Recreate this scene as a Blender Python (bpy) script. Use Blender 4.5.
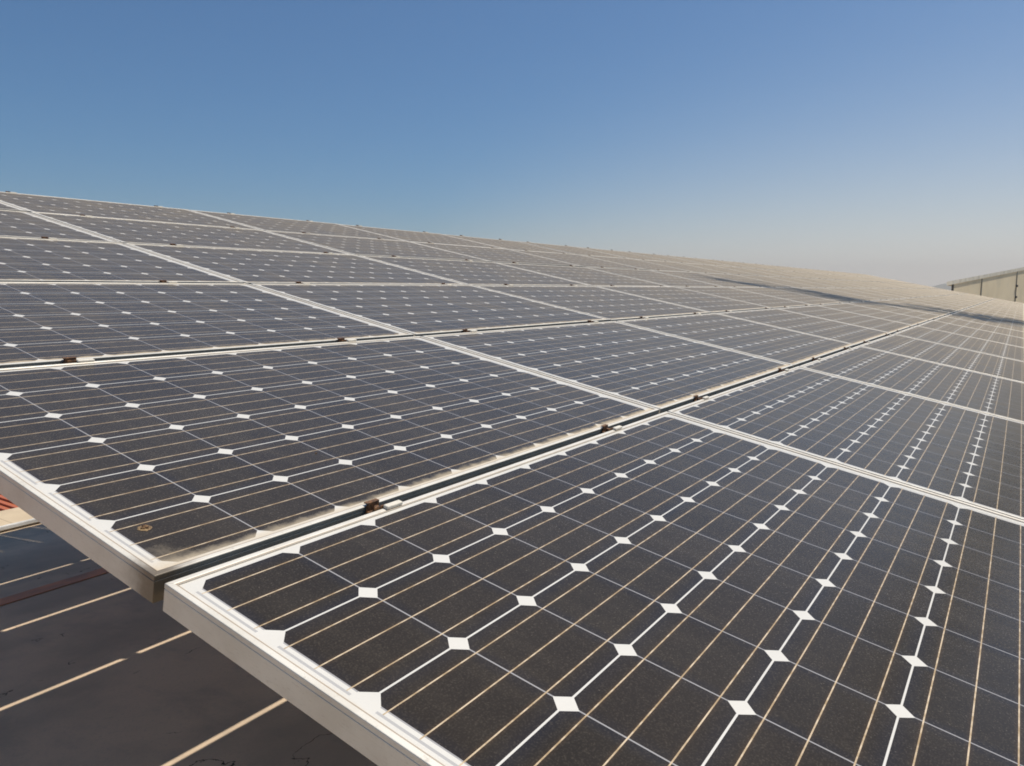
import bpy, bmesh, math, random
from mathutils import Matrix, Vector
R = math.radians
for o in list(bpy.data.objects): bpy.data.objects.remove(o)
sc = bpy.context.scene
col = sc.collection

# ------------------------------------------------------------------ camera
TILT = R(11.342)                      # slope of the panel array
cam_d = bpy.data.cameras.new('camera'); cam = bpy.data.objects.new('camera', cam_d); col.objects.link(cam)
CAM = Vector((-0.532, 0.080, 0.569))
# rows: camera right, down, forward axes in world space (level horizon, 7 degrees down, facing 34 degrees off the seams)
RW = ((0.55476501, -0.83200708, 0.0), (-0.10182072, -0.06789194, -0.99248336), (0.82575318, 0.55059505, -0.12237963))
cm = Matrix((( RW[0][0], -RW[1][0], -RW[2][0]), (RW[0][1], -RW[1][1], -RW[2][1]), (RW[0][2], -RW[1][2], -RW[2][2]))).to_4x4()
cm.translation = CAM; cam.matrix_world = cm
cam_d.sensor_width = 36; cam_d.lens = 759.9/1024*36
cam_d.clip_start = 0.02; cam_d.clip_end = 20000
sc.camera = cam

# ------------------------------------------------------------------ light
SUN = Vector((0.41, -0.27, 1.0)).normalized()          # towards the sun
sun_el = math.asin(SUN.z); sun_az = math.atan2(SUN.x, SUN.y)
SKY_AZ = (.94, -.34)
w = bpy.data.worlds.new("World"); sc.world = w; w.use_nodes = True
nt = w.node_tree; nt.nodes.clear()
out = nt.nodes.new('ShaderNodeOutputWorld'); bg = nt.nodes.new('ShaderNodeBackground')
sky = nt.nodes.new('ShaderNodeTexSky'); sky.sky_type = 'NISHITA'; sky.sun_disc = False
sky.sun_elevation = sun_el; sky.sun_rotation = sun_az
sky.air_density = 1.0; sky.dust_density = 0.6; sky.ozone_density = 1.6; sky.altitude = 100
bg.inputs['Strength'].default_value = 0.066
# the clear sky is tinted a deeper blue, and a pale beige haze thickens towards the horizon and towards the sun's side
tc = nt.nodes.new('ShaderNodeTexCoord'); sx = nt.nodes.new('ShaderNodeSeparateXYZ'); nt.links.new(tc.outputs['Generated'], sx.inputs[0])
def wm(op, a, b=0.0):
    x = nt.nodes.new('ShaderNodeMath'); x.operation = op
    for i, q in enumerate((a, b)):
        if hasattr(q, 'is_output'): nt.links.new(q, x.inputs[i])
        else: x.inputs[i].default_value = q
    return x.outputs[0]
def wmix(mode, fac, a, b):
    x = nt.nodes.new('ShaderNodeMix'); x.data_type = 'RGBA'; x.blend_type = mode
    for i, q in ((0, fac), (6, a), (7, b)):
        if hasattr(q, 'is_output'): nt.links.new(q, x.inputs[i])
        else: x.inputs[i].default_value = q
    return x.outputs[2]
side = wm('ADD', wm('MULTIPLY', sx.outputs[0], SKY_AZ[0]), wm('MULTIPLY', sx.outputs[1], SKY_AZ[1]))   # 1 towards the right of the view
width = wm('ADD', .032, wm('MULTIPLY', wm('MAXIMUM', wm('ADD', side, -.5), 0.0), .16))
zz = wm('MAXIMUM', sx.outputs[2], 0.0)
hz = wm('POWER', 2.718, wm('MULTIPLY', wm('DIVIDE', zz, width), -1.0))
blue = wmix('MULTIPLY', 1.0, sky.outputs[0], (.44, .79, 1.06, 1))
skyc = wmix('MIX', hz, blue, (11.4, 10.3, 9.2, 1))
nt.links.new(skyc, bg.inputs[0])
nt.links.new(bg.outputs[0], out.inputs[0])
sl = bpy.data.lights.new('sun', 'SUN'); sl.energy = 4.0; sl.angle = R(0.53); sl.color = (1, .93, .82)
so = bpy.data.objects.new('sun', sl); col.objects.link(so)
so.rotation_euler = SUN.to_track_quat('Z', 'Y').to_euler(); so.location = (20, -20, 40)
sc.view_settings.view_transform = 'Standard'; sc.view_settings.look = 'None'
sc.view_settings.gamma = 1; sc.view_settings.exposure = 0.30
sc.view_settings.use_curve_mapping = False

if hasattr(sc, 'cycles'): sc.cycles.filter_width = 1.8

# ------------------------------------------------------------------ helpers
def link_mesh(name, bm, mats, parent=None, smooth=False):
    me = bpy.data.meshes.new(name); bm.normal_update(); bm.to_mesh(me); bm.free()
    for m in (mats if isinstance(mats, (list, tuple)) else [mats]): me.materials.append(m)
    if smooth:
        for p in me.polygons: p.use_smooth = True
    o = bpy.data.objects.new(name, me); col.objects.link(o)
    if parent: o.parent = parent
    return o
def empty(name, mat=None):
    o = bpy.data.objects.new(name, None); col.objects.link(o); o.empty_display_size = .1
    if mat is not None: o.matrix_world = mat
    return o
def tag(o, label=None, cat=None, group=None, kind=None):
    if label: o['label'] = label
    if cat: o['category'] = cat
    if group: o['group'] = group
    if kind: o['kind'] = kind
    return o
def box(bm, x0, x1, y0, y1, z0, z1, mi=0):
    vs = [bm.verts.new(p) for p in ((x0,y0,z0),(x1,y0,z0),(x1,y1,z0),(x0,y1,z0),(x0,y0,z1),(x1,y0,z1),(x1,y1,z1),(x0,y1,z1))]
    fs = [bm.faces.new([vs[i] for i in f]) for f in ((3,2,1,0),(4,5,6,7),(0,1,5,4),(1,2,6,5),(2,3,7,6),(3,0,4,7))]
    for f in fs: f.material_index = mi
    return vs
def bevel(bm, w=.001, seg=1):
    bmesh.ops.bevel(bm, geom=list(bm.edges), offset=w, segments=seg, affect='EDGES', clamp_overlap=True)
def cyl(bm, p, r, h, n=16, axis=None, r2=None):
    m = Matrix.Translation(p) @ (axis.to_matrix().to_4x4() if axis else Matrix())
    bmesh.ops.create_cone(bm, cap_ends=True, segments=n, radius1=r, radius2=r if r2 is None else r2, depth=h, matrix=m)

class NT:
    """tiny node-graph writer"""
    def __init__(s, name):
        s.m = bpy.data.materials.new(name); s.m.use_nodes = True; s.t = s.m.node_tree
        s.b = s.t.nodes['Principled BSDF']
    def n(s, t, **k):
        x = s.t.nodes.new(t)
        for a, v in k.items(): setattr(x, a, v)
        return x
    def set(s, sock, v):
        if hasattr(v, 'is_output') : s.t.links.new(v, sock)
        else:
            if isinstance(v, (tuple, list)) and len(v) == 3 and len(getattr(sock, 'default_value', (0,0,0))) == 4: v = (*v, 1)
            sock.default_value = v
    def f(s, op, a, b=0.0, c=0.0):
        x = s.n('ShaderNodeMath', operation=op); s.set(x.inputs[0], a); s.set(x.inputs[1], b); s.set(x.inputs[2], c)
        return x.outputs[0]
    def mix(s, fac, a, b):
        x = s.n('ShaderNodeMix', data_type='RGBA'); s.set(x.inputs[0], fac); s.set(x.inputs[6], a); s.set(x.inputs[7], b)
        return x.outputs[2]
    def noise(s, vec, scale, detail=3, rough=.55):
        x = s.n('ShaderNodeTexNoise'); s.set(x.inputs['Vector'], vec)
        x.inputs['Scale'].default_value = scale; x.inputs['Detail'].default_value = detail; x.inputs['Roughness'].default_value = rough
        return x.outputs[0]
    def ramp(s, v, lo, hi, a=0.0, b=1.0):
        x = s.n('ShaderNodeMapRange'); x.interpolation_type = 'SMOOTHSTEP'
        for i, q in enumerate((v, lo, hi, a, b)): s.set(x.inputs[i], q)
        return x.outputs[0]
    def obj(s):
        return s.n('ShaderNodeTexCoord').outputs['Object']
    def xyz(s, v):
        x = s.n('ShaderNodeSeparateXYZ'); s.set(x.inputs[0], v); return x.outputs
    def mapping(s, v, scale=(1,1,1), loc=None):
        x = s.n('ShaderNodeMapping'); s.set(x.inputs[0], v); x.inputs['Scale'].default_value = scale
        if loc is not None: s.set(x.inputs['Location'], loc)
        return x.outputs[0]
    def bump(s, h, strength=.3, dist=.002):
        x = s.n('ShaderNodeBump'); x.inputs['Strength'].default_value = strength; x.inputs['Distance'].default_value = dist
        s.set(x.inputs['Height'], h); s.t.links.new(x.outputs[0], s.b.inputs['Normal'])
    def p(s, **k):
        for a, v in k.items(): s.set(s.b.inputs[a.replace('_', ' ')], v)
        return s.m

# ------------------------------------------------------------------ dimensions (metres)
PL, PW, PT = 1.664, 0.990, 0.040          # a panel: long side, short side, frame depth
PITCH = 1.676
NCOL, NROW = 22, 6
ROW_V = [0, 1.013, 2.033, 3.052, 4.075, 5.092]
ROW_Z = [0, 0, 0, 0, .012, .024, .037]
ROW_U = [0, 0, 0, 0, .01, .04]
CX, CY, CP, CH = .0315, .0195, .159, .078   # cell grid
LIP = .011

# ------------------------------------------------------------------ materials
DUST = (.54, .45, .33)
def cell_material(name, dirty=0.0):
    g = NT(name); v = g.obj(); s = g.xyz(v)
    x = g.f('SUBTRACT', s[0], CX); y = g.f('SUBTRACT', s[1], CY)
    inx = g.f('MULTIPLY', g.f('GREATER_THAN', x, 0), g.f('LESS_THAN', x, 10*CP-.003))
    iny = g.f('MULTIPLY', g.f('GREATER_THAN', y, 0), g.f('LESS_THAN', y, 6*CP-.003))
    cx = g.f('SUBTRACT', g.f('FLOORED_MODULO', x, CP), CH); cy = g.f('SUBTRACT', g.f('FLOORED_MODULO', y, CP), CH)
    ax = g.f('ABSOLUTE', cx); ay = g.f('ABSOLUTE', cy)
    cell = g.f('MULTIPLY', g.f('LESS_THAN', ax, CH+.0007), g.f('LESS_THAN', ay, CH+.0002))
    cell = g.f('MULTIPLY', cell, g.f('LESS_THAN', g.f('ADD', ax, ay), 2*CH-.0150))
    cell = g.f('MULTIPLY', cell, g.f('MULTIPLY', inx, iny))
    # busbars: three per cell, running the long way and carried across the gaps
    by = g.f('ABSOLUTE', g.f('SUBTRACT', g.f('FLOORED_MODULO', g.f('ADD', cy, .026), .052), .026))
    bx = g.f('MULTIPLY', g.f('GREATER_THAN', x, -.0085), g.f('LESS_THAN', x, 10*CP+.006))
    bar = g.f('MULTIPLY', g.f('LESS_THAN', by, .00092), g.f('MULTIPLY', bx, iny))
    bar = g.f('MULTIPLY', bar, g.f('LESS_THAN', ay, .06))
    # ribbon along both short ends
    rx = g.f('MULTIPLY', g.f('GREATER_THAN', x, -.0125), g.f('LESS_THAN', x, -.0085))
    rx2 = g.f('MULTIPLY', g.f('GREATER_THAN', x, 10*CP+.006), g.f('LESS_THAN', x, 10*CP+.010))
    rib = g.f('MULTIPLY', g.f('MULTIPLY', g.f('ADD', rx, rx2), iny), g.f('LESS_THAN', ay, .060))
    # colours
    rnd = g.n('ShaderNodeObjectInfo').outputs['Random']
    off = g.n('ShaderNodeCombineXYZ'); g.set(off.inputs[0], g.f('MULTIPLY', rnd, 37.0)); g.set(off.inputs[1], g.f('MULTIPLY', rnd, 91.0))
    vo = g.mapping(v, loc=off.outputs[0])
    edge = g.ramp(g.f('MAXIMUM', ax, ay), .055, .078)
    n1 = g.noise(vo, 9, 4)
    c = g.mix(edge, (.0150, .0115, .0085), (.0100, .0098, .0140))
    # every cell is a wafer of its own: a slightly different tone
    wn = g.n('ShaderNodeTexWhiteNoise', noise_dimensions='3D')
    cid = g.n('ShaderNodeCombineXYZ'); g.set(cid.inputs[0], g.f('FLOOR', g.f('DIVIDE', x, CP))); g.set(cid.inputs[1], g.f('FLOOR', g.f('DIVIDE', y, CP))); g.set(cid.inputs[2], g.f('MULTIPLY', rnd, 99))
    g.set(wn.inputs[0], cid.outputs[0])
    c = g.mix(g.f('MULTIPLY', wn.outputs[0], .5), c, (.021, .0155, .0115))
    # rusty-gold tint beside the busbars
    near = g.ramp(by, .001, .007, .55, 0.0)
    c = g.mix(g.f('MULTIPLY', near, n1), c, (.06, .035, .018))
    sheet = g.mix(n1, (.60, .58, .53), (.69, .665, .615))
    sheet = g.mix(g.f('MULTIPLY', g.f('GREATER_THAN', ax, CH+.0007), g.f('LESS_THAN', ay, CH-.016)), sheet, (.33, .32, .32))
    base = g.mix(cell, sheet, c)
    n2 = g.noise(vo, 60, 3)
    base = g.mix(bar, base, g.mix(g.ramp(n2, .35, .65), (.38, .27, .15), (.64, .51, .35)))
    base = g.mix(rib, base, (.42, .41, .40))
    # dust: film, streaks running down the slope, fine specks, and a line caught by the lower frame
    streak = g.noise(g.mapping(vo, scale=(14, 1.6, 1)), 1.5, 5, .6)
    patch = g.noise(vo, 3.2, 5, .65)
    film = g.f('ADD', .008, g.f('MULTIPLY', g.ramp(streak, .4, .8), .014))
    film = g.f('ADD', film, g.f('MULTIPLY', g.ramp(patch, .35, .8), .012))
    sp = g.n('ShaderNodeTexNoise'); g.set(sp.inputs['Vector'], vo); sp.inputs['Scale'].default_value = 420; sp.inputs['Detail'].default_value = 2
    film = g.f('ADD', film, g.f('MULTIPLY', g.ramp(sp.outputs[0], .45, .85), .06))
    vor = g.n('ShaderNodeTexVoronoi'); g.set(vor.inputs['Vector'], vo); vor.inputs['Scale'].default_value = 55
    film = g.f('ADD', film, g.f('MULTIPLY', g.ramp(vor.outputs['Distance'], .05, .09, 1, 0), g.f('MULTIPLY', g.ramp(n2, .58, .7), .12)))
    yl = g.f('SUBTRACT', g.f('ADD', s[1], g.f('MULTIPLY', g.f('SUBTRACT', g.noise(vo, 26, 5, .7), .5), .035)), 0)
    low = g.ramp(yl, LIP+.000, LIP+.026, .80, 0.0)
    film = g.f('ADD', film, g.f('MULTIPLY', low, .8))
    xl = g.f('ADD', s[0], g.f('MULTIPLY', g.f('SUBTRACT', n2, .5), .01))
    film = g.f('ADD', film, g.ramp(xl, LIP-.004, LIP+.006, .5, 0.0))
    if dirty:
        dc = g.f('ADD', g.f('SQRT', g.f('ADD', g.f('POWER', s[0], 2), g.f('POWER', s[1], 2))), g.f('MULTIPLY', g.f('SUBTRACT', g.noise(vo, 30, 4, .7), .5), .10))
        film = g.f('ADD', film, g.ramp(dc, .02, .10, .35, 0))
    # the same thin film covers more of the glass the flatter it is looked along: 1 - exp(-t / cos)
    lw = g.n('ShaderNodeLayerWeight'); lw.inputs['Blend'].default_value = .5
    cosv = g.f('MAXIMUM', g.f('SUBTRACT', 1.0, lw.outputs['Facing']), .008)
    cov = g.f('SUBTRACT', 1.0, g.f('POWER', 2.71828, g.f('DIVIDE', g.f('MULTIPLY', g.f('ADD', film, .012), -.68), cosv)))
    film = g.f('MINIMUM', g.f('MAXIMUM', film, cov), .92)
    base = g.mix(film, base, DUST)
    g.p(Base_Color=base, Roughness=g.f('ADD', .16, g.f('MULTIPLY', film, 1.2)), IOR=1.5,
        Specular_IOR_Level=g.f('MULTIPLY', .21, g.f('SUBTRACT', 1.0, film)), Sheen_Weight=.15, Sheen_Roughness=.3, Sheen_Tint=(.95, .80, .62))
    wv = g.noise(vo, 2.2, 2)
    g.bump(wv, .25, .003)
    return g.m

def frame_material(name, dirty=0.0):
    g = NT(name); v = g.obj(); s = g.xyz(v)
    rnd = g.n('ShaderNodeObjectInfo').outputs['Random']
    off = g.n('ShaderNodeCombineXYZ'); g.set(off.inputs[0], g.f('MULTIPLY', rnd, 37.0))
    vo = g.mapping(v, loc=off.outputs[0])
    n = g.noise(vo, 12, 5, .6); n2 = g.noise(g.mapping(vo, scale=(1, 1, 8)), 70, 4, .65)
    base = g.mix(g.ramp(n, .35, .7), (.76, .715, .625), (.67, .62, .53))
    # shade inside the seam, painted dark grey-green onto the lower long side
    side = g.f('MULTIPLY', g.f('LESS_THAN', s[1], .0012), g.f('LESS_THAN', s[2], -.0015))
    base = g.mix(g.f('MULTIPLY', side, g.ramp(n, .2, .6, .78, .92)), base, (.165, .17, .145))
    # mitre joints at the corners
    mx = g.f('MINIMUM', s[0], g.f('SUBTRACT', PL, s[0])); my = g.f('MINIMUM', s[1], g.f('SUBTRACT', PW, s[1]))
    mit = g.f('LESS_THAN', g.f('ABSOLUTE', g.f('SUBTRACT', mx, my)), .00045)
    base = g.mix(g.f('MULTIPLY', mit, .6), base, (.12, .09, .06))
    # brown dirt line where the glass meets the lip, and stains down the sides
    di = g.f('ABSOLUTE', g.f('SUBTRACT', g.f('MINIMUM', mx, my), LIP-.0012))
    base = g.mix(g.ramp(di, .0004, .0016, .75, 0), base, (.28, .19, .11))
    base = g.mix(g.f('MULTIPLY', g.ramp(n2, .56, .74), .35), base, (.30, .23, .15))
    if dirty:
        dc = g.f('ADD', g.f('SQRT', g.f('ADD', g.f('POWER', s[0], 2), g.f('POWER', s[1], 2))), g.f('MULTIPLY', g.f('SUBTRACT', g.noise(vo, 30, 4, .7), .5), .05))
        base = g.mix(g.ramp(dc, .01, .085, .88, 0), base, (.12, .085, .05))
    g.p(Base_Color=base, Roughness=.42, Metallic=.15)
    g.bump(n2, .15, .0006)
    return g.m

M_cell, M_cell_d = cell_material('solar_cells'), cell_material('solar_cells_soiled', 1)
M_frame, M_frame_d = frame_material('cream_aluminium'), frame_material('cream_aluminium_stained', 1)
def simple(name, c, rough=.5, metal=0, var=.25, scale=20, c2=None, bump=0):
    g = NT(name); n = g.noise(g.obj(), scale, 5, .6)
    d = c2 or tuple(q*(1-var) for q in c)
    g.p(Base_Color=g.mix(g.ramp(n, .3, .7), c, d), Roughness=rough, Metallic=metal)
    if bump: g.bump(n, .4, bump)
    return g.m
M_rust = simple('rusty_steel', (.26, .125, .05), .7, .2, scale=160, c2=(.05, .03, .022), bump=.001)
M_zinc = simple('pale_zinc', (.80, .74, .62), .6, .0, scale=90)
M_dark = simple('dark_steel', (.05, .045, .04), .6, .3, scale=60)
M_back = simple('white_backsheet', (.78, .75, .70), .6, 0, scale=4, var=.1)
M_galv = simple('galvanised_steel', (.42, .42, .41), .4, .7, scale=30)

# ------------------------------------------------------------------ setting
def grid(bm, x0, x1, y0, y1, nx, ny, fz):
    V = [[bm.verts.new((x0+(x1-x0)*i/nx, y0+(y1-y0)*j/ny, fz(x0+(x1-x0)*i/nx, y0+(y1-y0)*j/ny))) for i in range(nx+1)] for j in range(ny+1)]
    for j in range(ny):
        for i in range(nx): bm.faces.new((V[j][i], V[j][i+1], V[j+1][i+1], V[j+1][i]))
GZ = -6.0
g = NT('dry_ground'); v = g.obj()
base = g.mix(g.ramp(g.noise(v, .02, 6), .4, .6), (.22, .17, .11), (.10, .11, .05))
base = g.mix(g.ramp(g.noise(v, .6, 5), .4, .65), base, (.26, .21, .15)); g.p(Base_Color=base, Roughness=.95)
bm = bmesh.new(); grid(bm, -2600, 3600, -3000, 3000, 8, 8, lambda x, y: GZ)
tag(link_mesh('ground', bm, g.m), kind='structure')

# floor of the low roof under the array: it falls away gently from the array's lower edge
FZ, FS = -.745, -.114
def floor_z(y): return FZ + FS*y
g = NT('weathered_roof_screed'); v = g.obj(); s = g.xyz(v)
n1 = g.noise(v, 1.3, 6, .6); n2 = g.noise(g.mapping(v, scale=(1, .35, 1)), 5, 6, .65); n3 = g.noise(v, 90, 3)
base = g.mix(g.ramp(n1, .35, .65), (.66, .51, .36), (.46, .37, .27))
base = g.mix(g.f('MULTIPLY', g.ramp(n2, .5, .7), .35), base, (.32, .27, .22))
base = g.mix(g.f('MULTIPLY', g.ramp(n3, .5, .75), .3), base, (.36, .30, .25))
wd = g.n('ShaderNodeTexNoise'); g.set(wd.inputs['Vector'], g.mapping(v, loc=(3.1, .4, 0))); wd.inputs['Scale'].default_value = 2.6; wd.inputs['Detail'].default_value = 7
ring = g.ramp(g.f('ABSOLUTE', g.f('SUBTRACT', wd.outputs[0], .56)), .0012, .0045, 1, 0)
base = g.mix(g.f('MULTIPLY', ring, g.ramp(g.noise(v, 3.5, 4), .54, .62)), base, (.035, .03, .025))
g.p(Base_Color=base, Roughness=.65, Specular_IOR_Level=.12); g.bump(g.noise(v, 3, 6), .3, .01)
Y0, Y1, X0, X1 = -.3, 7.6, -3.0, 39.0
bm = bmesh.new(); grid(bm, X0, X1, Y0, Y1, 40, 8, lambda x, y: floor_z(y))
tag(link_mesh('roof_floor', bm, g.m), kind='structure')

M_wall = simple('cream_plaster', (.60, .53, .42), .9, 0, scale=2.5, c2=(.50, .43, .33))
bld = empty('low_building', Matrix.Translation(((X0+X1)/2, (Y0+Y1)/2, GZ)))
tag(bld, 'low flat roofed building with cream walls that carries the solar array', 'building')
def part(name, bm, m, parent):
    """part given in world coordinates"""
    o = link_mesh(name, bm, m); o.parent = parent
    o.matrix_parent_inverse = parent.matrix_world.inverted(); return o
bpy.context.view_layer.update()
bm = bmesh.new()
for a in ((X0, X1, Y0, Y0+.2), (X0, X1, Y1-.2, Y1)): box(bm, *a, GZ, floor_z(a[3])-.03)
for a in ((X0, X0+.2, Y0+.21, Y1-.21), (X1-.2, X1, Y0+.21, Y1-.21)):
    vs = box(bm, *a, GZ, 0)
    for q in vs[4:]: q.co.z = floor_z(q.co.y)-.03
part('wall', bm, M_wall, bld)

# ledge beyond the far edge of the floor
t = empty('parapet_ledge', Matrix.Translation((18, 7.9, -1.6))); bpy.context.view_layer.update()
tag(t, 'sunlit beige parapet ledge with white edging past the dark floor, bottom left', 'parapet')
g = NT('beige_coping'); v = g.obj(); s = g.xyz(v)
base = g.mix(g.ramp(g.noise(v, 3, 5), .3, .7), (.56, .45, .31), (.48, .38, .26))
j = g.ramp(g.f('ABSOLUTE', g.f('SUBTRACT', g.f('FLOORED_MODULO', s[0], .30), .15)), .003, .006, 1, 0)
base = g.mix(g.f('MULTIPLY', j, .6), base, (.2, .15, .1)); g.p(Base_Color=base, Roughness=.85)
bm = bmesh.new(); box(bm, X0, X1, 7.62, 8.16, -1.66, -1.560); box(bm, X0, X1, 7.66, 8.10, GZ, -1.662); part('coping', bm, g.m, t)
bm = bmesh.new(); box(bm, X0, X1, 7.583, 7.618, -1.590, -1.553); bmesh.ops.bevel(bm, geom=list(bm.edges), offset=.006, segments=2, affect='EDGES')
part('edging', bm, simple('white_edging', (.78, .77, .74), .5, 0, scale=5), t)
# neighbour with a red sheet roof, lower than the parapet
t = empty('red_roofed_shed', Matrix.Translation((8, 16, GZ))); bpy.context.view_layer.update()
tag(t, 'red sheet metal roof seen past the parapet at the left edge', 'building')
g = NT('red_roof_sheet'); v = g.obj()
base = g.mix(g.ramp(g.noise(v, 1.5, 5), .3, .7), (.46, .13, .055), (.38, .11, .055)); g.p(Base_Color=base, Roughness=.55)
bm = bmesh.new(); n = 240
for k in range(n):                                    # trapezoid-ribbed sheets
    x = -12+k*.15
    box(bm, x, x+.15, 9.6, 22, -3.04, -3.0); box(bm, x+.05, x+.09, 9.6, 22, -2.998, -2.965)
part('roof', bm, g.m, t)
bm = bmesh.new(); box(bm, -11.8, 23.8, 9.9, 21.7, GZ, -3.06); part('wall', bm, M_wall, t)
t = empty('roof_vent', Matrix.Translation((5.6, 13.9, -3.0))); tag(t, 'dark metal vent on the red roof, left edge of the view', 'vent')
bm = bmesh.new(); cyl(bm, (0, 0, .2), .16, .5, 20); link_mesh('vent_pipe', bm, M_dark, t, smooth=False)
bm = bmesh.new(); cyl(bm, (0, 0, .56), .27, .16, 20, r2=.05); cyl(bm, (0, 0, .47), .27, .02, 20); link_mesh('vent_cap', bm, M_dark, t)


# ------------------------------------------------------------------ the array
TM = Matrix.Rotation(TILT, 4, 'X')
def ring_profile(bm, prof, L, W):
    rows = []
    for d, z in prof:
        rows.append([bm.verts.new(p) for p in ((d, d, z), (L-d, d, z), (L-d, W-d, z), (d, W-d, z))])
    k = len(rows)
    for i in range(k):
        a, b = rows[i], rows[(i+1) % k]
        for j in range(4): bm.faces.new((a[j], a[(j+1) % 4], b[(j+1) % 4], b[j]))
def frame_bm():
    bm = bmesh.new()
    prof = [(0, -PT), (0, -.0088), (.0007, -.0082), (.0007, -.0076), (0, -.007), (0, -.0012), (.0004, -.0003), (.0013, 0),
            (LIP-.0035, 0), (LIP-.0028, -.0005), (LIP, -.0009), (LIP, -.0027), (.004, -.0027), (.004, -.0085), (.0018, -.0085),
            (.0018, -PT+.002), (.028, -PT+.002), (.028, -PT)]
    ring_profile(bm, prof[::-1], PL, PW)
    bmesh.ops.recalc_face_normals(bm, faces=bm.faces)
    return bm
def laminate_bm():
    bm = bmesh.new(); box(bm, .0048, PL-.0048, .0048, PW-.0048, -.0075, -.0032); bm.faces.ensure_lookup_table(); bm.faces[0].material_index = 1; return bm

ORD = ['first', 'second', 'third', 'fourth', 'fifth', 'sixth', 'seventh', 'eighth', 'ninth', 'tenth', 'eleventh', 'twelfth',
       'thirteenth', 'fourteenth', 'fifteenth', 'sixteenth', 'seventeenth', 'eighteenth', 'nineteenth', 'twentieth', 'twenty first', 'last']
ROWN = ['in the lowest row', 'in the second row up', 'in the third row up', 'in the fourth row up', 'in the fifth row up', 'in the top row']
random.seed(4)
def panel_matrix(r, c):
    nxt = ROW_V[r+1] if r < 5 else ROW_V[5]+1.017
    a = math.atan2(ROW_Z[r+1]-ROW_Z[r], nxt-ROW_V[r])
    J = 0 if (c < 2 and r < 2) else 1
    return (TM @ Matrix.Translation((ROW_U[r]+c*PITCH + J*random.uniform(-.0015, .0015), ROW_V[r]+J*random.uniform(-.001, .001), ROW_Z[r]))
            @ Matrix.Rotation(a + J*R(random.gauss(0, .05)), 4, 'X') @ Matrix.Rotation(J*R(random.gauss(0, .06)), 4, 'Y'))
src = None
for r in range(NROW):
    for c in range(NCOL):
        m = panel_matrix(r, c)
        if src is None:
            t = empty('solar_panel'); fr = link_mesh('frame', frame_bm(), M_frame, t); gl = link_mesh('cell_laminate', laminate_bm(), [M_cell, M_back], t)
            src = (t, fr, gl)
        elif (r, c) == (1, 0):
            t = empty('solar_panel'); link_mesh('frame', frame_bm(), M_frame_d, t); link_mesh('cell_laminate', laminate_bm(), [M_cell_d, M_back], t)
        else:
            t = src[0].copy(); col.objects.link(t)
            for ch in src[1:]:
                d = ch.copy(); col.objects.link(d); d.parent = t
        t.matrix_world = m
        if (r, c) == (0, 0): lab = 'nearest solar panel in the lowest row, clean cream frame jutting at the open end'
        elif (r, c) == (1, 0): lab = 'solar panel with brown stained corner and a dropping, open end of second row'
        elif c == 0: lab = 'dusty solar panel at the open left end, ' + ROWN[r]
        elif c == NCOL-1: lab = 'faint dusty solar panel at the far building end, ' + ROWN[r]
        else: lab = ('dusty' if c < 8 else 'pale hazy') + ' solar panel, ' + ORD[c] + ' from open left end, ' + ROWN[r]
        tag(t, lab, 'solar panel', 'solar panels of the sloping array')

# clamps holding the panels down along every seam
RAILS = []
for k in range(NCOL//2):
    for q in (.405, 1.292, 1.985, 3.08): RAILS.append(q+k*2*PITCH)
def make_clamp():
    t = empty('panel_clamp')
    bm = bmesh.new()                                   # U bracket dropped into the seam
    box(bm, -.021, .013, -.0100, -.0078, -.03, .005); box(bm, -.021, .009, .0078, .0100, -.03, .0065)
    box(bm, -.0208, .0128, -.0077, .0077, -.03, -.009); box(bm, -.021, .009, .0101, .0165, .0040, .0063)
    bmesh.ops.bevel(bm, geom=list(bm.edges), offset=.0005, segments=1, affect='EDGES')
    link_mesh('bracket', bm, M_rust, t)
    bm = bmesh.new()                                   # hexagon bolt head
    cyl(bm, (-.004, 0, -.004), .0055, .008, 6); cyl(bm, (-.004, 0, -.0083), .0063, .0012, 16)
    link_mesh('bolt', bm, M_rust, t)
    bm = bmesh.new()                                   # pale pressure block on the lower panel's lip
    box(bm, -.001, .038, -.0215, -.0104, .0003, .0065)
    bmesh.ops.bevel(bm, geom=list(bm.edges), offset=.0012, segments=1, affect='EDGES')
    link_mesh('pressure_block', bm, M_zinc, t, smooth=False)
    return t
csrc = None
SEAM = ['on the seam above the lowest row', 'on the seam above the second row', 'on the seam above the third row',
        'on the seam above the fourth row', 'on the seam above the fifth row', 'along the top edge of the array']
def nth(i):
    t = ['', 'first','second','third','fourth','fifth','sixth','seventh','eighth','ninth','tenth','eleventh','twelfth','thirteenth','fourteenth','fifteenth','sixteenth','seventeenth','eighteenth','nineteenth']
    if i < 20: return t[i]
    d = {2:'twenty', 3:'thirty', 4:'forty'}[i//10]
    return {'twenty':'twentieth','thirty':'thirtieth','forty':'fortieth'}[d] if i % 10 == 0 else d+' '+t[i % 10]
for b in range(1, 7):
    vv = (ROW_V[b-1]+PW+ROW_V[b])/2 if b < 6 else ROW_V[5]+PW+.014
    for i, u in enumerate(RAILS):
        if csrc is None: csrc = make_clamp(); t = csrc
        else:
            t = csrc.copy(); col.objects.link(t)
            for ch in csrc.children:
                d = ch.copy(); col.objects.link(d); d.parent = t
        jit = 0 if (b < 3 and i < 4) else random.uniform(-.02, .02)
        t.matrix_world = TM @ Matrix.Translation((u+jit+(ROW_U[b-1] if b>1 else 0), vv, ROW_Z[b]))
        tag(t, 'rusty clamp, %s from the open left end %s' % (nth(i+1) if i < len(RAILS)-1 else 'last', SEAM[b-1]), 'clamp', 'clamps along the seams of the array')

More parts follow.
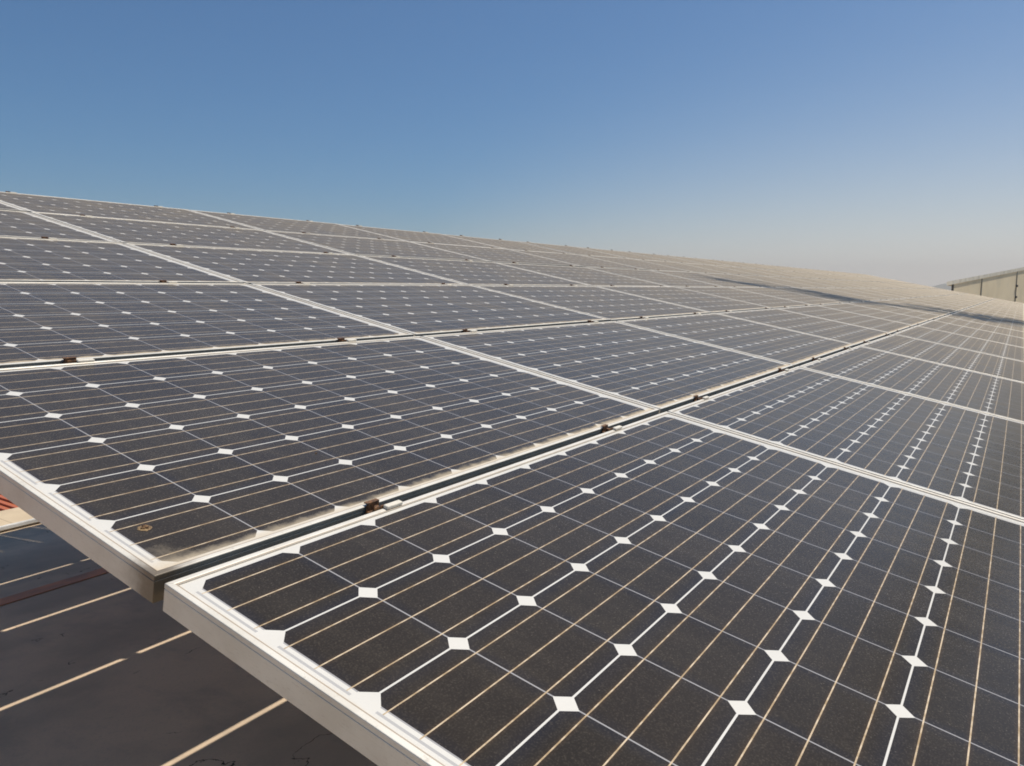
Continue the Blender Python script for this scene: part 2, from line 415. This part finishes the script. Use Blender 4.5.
# unseen metal sheet added past the ridge to keep the far floor shaded
bm = bmesh.new()
zr = TM @ Vector((0, ROW_V[5]+PW+.03, ROW_Z[6]-.095))
for k in range(130):
    x = .1+k*.28
    for a, b, h in ((0, .2, 0), (.2, .28, .02)):
        vs = box(bm, x+a, x+b, zr.y-.06, zr.y+.84, 0, 0)
        for i, q in enumerate(vs): q.co.z = zr.z - (q.co.y-zr.y)*.17 + h + (.012 if i > 3 else 0)
tag(link_mesh('added_shade_sheet', bm, M_galv), 'unseen ribbed metal sheet added behind the top edge of the array to shade the floor', 'roof sheet')

# steel frame that carries the panels
t = empty('support_frame', Matrix.Translation((PITCH*NCOL/2, 3.0, floor_z(3.0))))
tag(t, 'galvanised steel support frame on posts underneath the solar array', 'support frame')
bpy.context.view_layer.update()
TI = t.matrix_world.inverted()
bm = bmesh.new(); box(bm, -.02, .02, .03, 6.05, -.082, -.0415); rail = link_mesh('rail', bm, M_galv, t)
rail.matrix_local = TI @ TM @ Matrix.Translation((RAILS[0], 0, 0))
for u in RAILS[1:]:
    d = rail.copy(); col.objects.link(d); d.parent = t; d.matrix_local = TI @ TM @ Matrix.Translation((u, 0, 0))
for vq in (.45, 2.55, 4.6):
    bm = bmesh.new(); box(bm, .38, PITCH*NCOL-.2, vq-.035, vq+.035, -.19, -.084)
    d = link_mesh('purlin', bm, M_galv, t); d.matrix_local = TI @ TM
    for k in range(8):
        px = 4.2+k*4.6; tp = (TM @ Vector((px, vq, -.19)))
        bm = bmesh.new(); box(bm, -.04, .04, -.04, .04, floor_z(tp.y), tp.z-.002); box(bm, -.1, .1, -.1, .1, floor_z(tp.y)-.02, floor_z(tp.y)+.02)
        d = link_mesh('post', bm, M_galv, t); d.matrix_local = TI @ Matrix.Translation((px, tp.y, 0))

bm = bmesh.new(); box(bm, -2.5, 12, 5.06, 5.22, 0, 0)
for i, q in enumerate(bm.verts): q.co.z = floor_z(q.co.y) + (.006 if i > 3 else .002)
tag(link_mesh('rusty_strip', bm, simple('rust_brown_paint', (.72, .27, .11), .7, 0, scale=3, c2=(.33, .19, .12))), 'reddish brown flat strip on the shaded floor below the array', 'strip')

# droppings and grit stuck on the glass
M_crust = simple('dried_crust', (.20, .11, .045), .9, 0, scale=300, c2=(.05, .025, .012), bump=.001)
M_halo = simple('dried_residue', (.30, .20, .10), .9, 0, scale=200, c2=(.13, .08, .04))
def dropping(u, v, rad, lab, seed, halo=True):
    rr = random.Random(seed)
    t = empty('bird_dropping', TM @ Matrix.Translation((u, v, -.0030)))
    bm = bmesh.new()
    for k in range(7 if halo else 3):
        a = rr.uniform(0, 6.28); q = rr.uniform(0, .45)*rad
        m = Matrix.Translation((math.cos(a)*q, math.sin(a)*q, rad*.1)) @ Matrix.Rotation(a, 4, 'Z') @ Matrix.Diagonal((1.5, .8, .8, 1))
        bmesh.ops.create_icosphere(bm, subdivisions=2, radius=rad*rr.uniform(.18, .34), matrix=m)
    for x in bm.verts: x.co += Vector((rr.gauss(0, 1), rr.gauss(0, 1), rr.gauss(0, 1)))*rad*.03
    link_mesh('crust', bm, M_crust, t, smooth=True)
    if halo:
        bm = bmesh.new(); n = 28
        lo, hi = [], []
        for k in range(n):
            a = k/n*6.283; q = rad*rr.uniform(.92, 1.12)
            lo.append(bm.verts.new((math.cos(a)*q, math.sin(a)*q, .0001))); hi.append(bm.verts.new((math.cos(a)*q*.8, math.sin(a)*q*.8, .0007)))
        ce = bm.verts.new((0, 0, .0004))
        for k in range(n):
            bm.faces.new((lo[k], lo[(k+1) % n], hi[(k+1) % n], hi[k])); bm.faces.new((hi[k], hi[(k+1) % n], ce))
        link_mesh('residue', bm, M_halo, t)
    tag(t, lab, 'bird dropping', 'dried droppings on the panels')
dropping(.066, 1.146, .0095, 'ringed brown dropping on the corner cell of the stained front panel', 3)
dropping(.489, 1.256, .004, 'tiny reddish speck on the second cell column of the stained panel', 5, False)
dropping(1.997, .232, .005, 'small dark speck on the second panel of the lowest row, right side', 7, False)
dropping(3.002, 2.199, .006, 'tiny dark speck on the second panel of the third row up', 8, False)

# ------------------------------------------------------------------ building beyond the end of the array
PHI = R(76)                                            # its gable wall is turned so the sun just grazes it
BM = Matrix.Translation((39.6, 2.78, 0)) @ Matrix.Rotation(PHI, 4, 'Z')   # local -x faces out, local -y runs along the wall to the right
t = empty('gabled_building', BM @ Matrix.Translation((6, -14, GZ)))
tag(t, 'cream gabled building rising beyond the far right end of the panels', 'building')
bpy.context.view_layer.update()
LEN, RIDGE, SL = 36.0, -22.0, .075
rz = lambda y: .88 - y*SL if y > RIDGE else .88 - RIDGE*SL - (RIDGE-y)*SL
def bpart(name, bm, m):
    bmesh.ops.transform(bm, matrix=BM, verts=bm.verts); return part(name, bm, m, t)
g = NT('streaked_cream_wall'); v = g.obj(); s = g.xyz(v)
base = g.mix(g.ramp(g.noise(v, .9, 5), .35, .65), (.92, .77, .53), (.86, .71, .48))
base = g.mix(g.f('MULTIPLY', g.ramp(g.noise(g.mapping(v, scale=(1, 1, .7)), .8, 4), .5, .7), .4), base, (.62, .53, .38)); g.p(Base_Color=base, Roughness=.85)
bm = bmesh.new()
ys = [0, RIDGE, -LEN]
fr = [bm.verts.new((0, y, rz(y)-.1)) for y in ys] + [bm.verts.new((0, y, GZ)) for y in reversed(ys)]
bk = [bm.verts.new((3.19, q.co.y-11.57, q.co.z)) for q in fr]   # the plan is skewed: its sides run straight back along the array
bm.faces.new(fr[::-1]); bm.faces.new(bk)
for i in range(6): bm.faces.new((fr[i], fr[(i+1) % 6], bk[(i+1) % 6], bk[i]))
bmesh.ops.recalc_face_normals(bm, faces=bm.faces)
bpart('wall', bm, g.m)
bm = bmesh.new()
for ya, yb in ((.75, RIDGE+.002), (RIDGE-.002, -LEN-.3)):
    vs = box(bm, -.035, 12.35, yb, ya, 0, 0)
    for i, q in enumerate(vs): q.co.z = rz(q.co.y)-.09 + (.17 if i > 3 else 0)
    for q in vs:
        if q.co.x > 6: q.co.x = 3.3; q.co.y -= 11.6
bpart('roof', bm, simple('pale_roof_sheet', (.92, .84, .68), .6, 0, scale=3))
def bar(name, y, w, m):
    bm = bmesh.new(); box(bm, -.03, -.003, y-w/2, y+w/2, GZ, rz(y)-.1); return bpart(name, bm, m)
M_joint = simple('grey_joint', (.34, .30, .24), .7, .1, scale=20)
bar('corner_pipe', -.12, .20, M_dark); bar('joint_strip', -4.14, .10, M_joint); bar('joint_strip', -9.9, .08, M_joint)
for y in (-15.6, -21.3): bar('joint_strip', y, .08, M_joint)
for zc in (.75, .15):
    bm = bmesh.new(); box(bm, -.07, -.031, -10.0, -9.8, zc-.06, zc+.06); bpart('pipe_bracket', bm, M_dark)

# ------------------------------------------------------------------ hills
def hill(name, x, y, rx, ry, h, seed):
    rr = random.Random(seed); bm = bmesh.new(); n = 40
    ph = [rr.uniform(0, 6) for _ in range(6)]
    V = []
    for j in range(n+1):
        row = []
        for i in range(n+1):
            a, b = i/n*2-1, j/n*2-1
            e = max(0, 1-a*a)*max(0, 1-b*b)
            z = h*e*(1+.12*math.sin(5*a+ph[0])*math.cos(4*b+ph[1])+.06*math.sin(13*a+ph[2])*math.cos(11*b+ph[3])+.03*math.sin(29*a+ph[4]))
            row.append(bm.verts.new((a*rx, b*ry, z-(6 if e == 0 else 1))))
        V.append(row)
    for j in range(n):
        for i in range(n): bm.faces.new((V[j][i], V[j][i+1], V[j+1][i+1], V[j+1][i]))
    o = link_mesh(name, bm, simple('hill_scrub', (.11, .10, .06), .95, 0, scale=.02, c2=(.05, .07, .03)), smooth=True)
    o.location = (x, y, GZ); tag(o, kind='structure')
hill('hills', 3150, 85, 400, 220, 47, 2)

# ------------------------------------------------------------------ tall slim tree beside the building: only its shadow reaches the picture
def slim_tree(x, y, top):
    rr = random.Random(11)
    t = empty('columnar_tree', Matrix.Translation((x, y, GZ)))
    H = top-GZ
    bm = bmesh.new(); n = 14; prev = None
    for k in range(n+1):
        f = k/n; r0 = .15*(1-f)**1.3+.008; cx_, cy_ = .12*math.sin(f*5), .10*math.cos(f*4)-.1
        ring = [bm.verts.new((cx_+r0*math.cos(a*math.pi/4), cy_+r0*math.sin(a*math.pi/4), f*H*.985)) for a in range(8)]
        if prev:
            for a in range(8): bm.faces.new((prev[a], prev[(a+1) % 8], ring[(a+1) % 8], ring[a]))
        prev = ring
    for k in range(60):
        z = rr.uniform(3, H*.93)
        if H-z < 3.4 or 5.4 < H-z < 9.7: continue
        a = rr.uniform(0, 6.28); L = .50*min(1, (H-z)/9+.1)
        p0 = Vector((0, 0, z)); p1 = Vector((math.cos(a)*L, math.sin(a)*L, z-.35))
        q = (p1-p0).to_track_quat('Z', 'Y')
        cyl(bm, (p0+p1)/2, .022, (p1-p0).length, 6, q, .006)
    link_mesh('trunk', bm, simple('bark', (.16, .12, .08), .9, 0, scale=8), t)
    bm = bmesh.new()
    for k in range(9500):
        f = rr.random()**.85; z = 2.5+f*(H-2.5)
        dz = H-z                                       # an uneven crown: thin leader, a tuft, a bare stretch, then fuller growth
        R_ = .16 if dz < 2.3 else .03 if dz < 3.1 else .72 if dz < 5.6 else .10 if dz < 9.5 else .80
        if rr.random() > R_/.8+.03: continue
        R_ *= 1+.25*math.sin(z*2.1)+.15*math.sin(z*5.3+1)
        a = rr.uniform(0, 6.28); q = R_*math.sqrt(rr.random())
        c = Vector((math.cos(a)*q, math.sin(a)*q, z)); L = rr.uniform(.10, .19); W = L*.25
        d = Vector((math.cos(a)*.5+rr.gauss(0, .25), math.sin(a)*.5+rr.gauss(0, .25), -1)).normalized()
        sd = d.cross(Vector((rr.gauss(0, 1), rr.gauss(0, 1), rr.gauss(0, 1)))).normalized()*W
        bm.faces.new([bm.verts.new(p) for p in (c, c+d*L*.5+sd, c+d*L, c+d*L*.5-sd)])
    link_mesh('crown', bm, simple('leaves', (.05, .10, .025), .5, 0, scale=3, c2=(.09, .13, .04)), t)
    tag(t, 'tall slim dark green tree standing beside the building, right of the array', 'tree')
S_ = 18.1
slim_tree(9.3+.41*S_, 3.65-.27*S_, .72+S_)
# ------------------------------------------------------------------ dusty air
bm = bmesh.new(); box(bm, -2650, 3650, -3050, 3050, GZ-1, 95)
hm = bpy.data.materials.new('dusty_air'); hm.use_nodes = True; ht = hm.node_tree; ht.nodes.clear()
ho = ht.nodes.new('ShaderNodeOutputMaterial'); hv = ht.nodes.new('ShaderNodeVolumePrincipled')
hv.inputs['Color'].default_value = (.95, .90, .84, 1); hv.inputs['Density'].default_value = .00045; hv.inputs['Anisotropy'].default_value = .4
ht.links.new(hv.outputs[0], ho.inputs['Volume'])
tag(link_mesh('haze', bm, hm), kind='stuff')
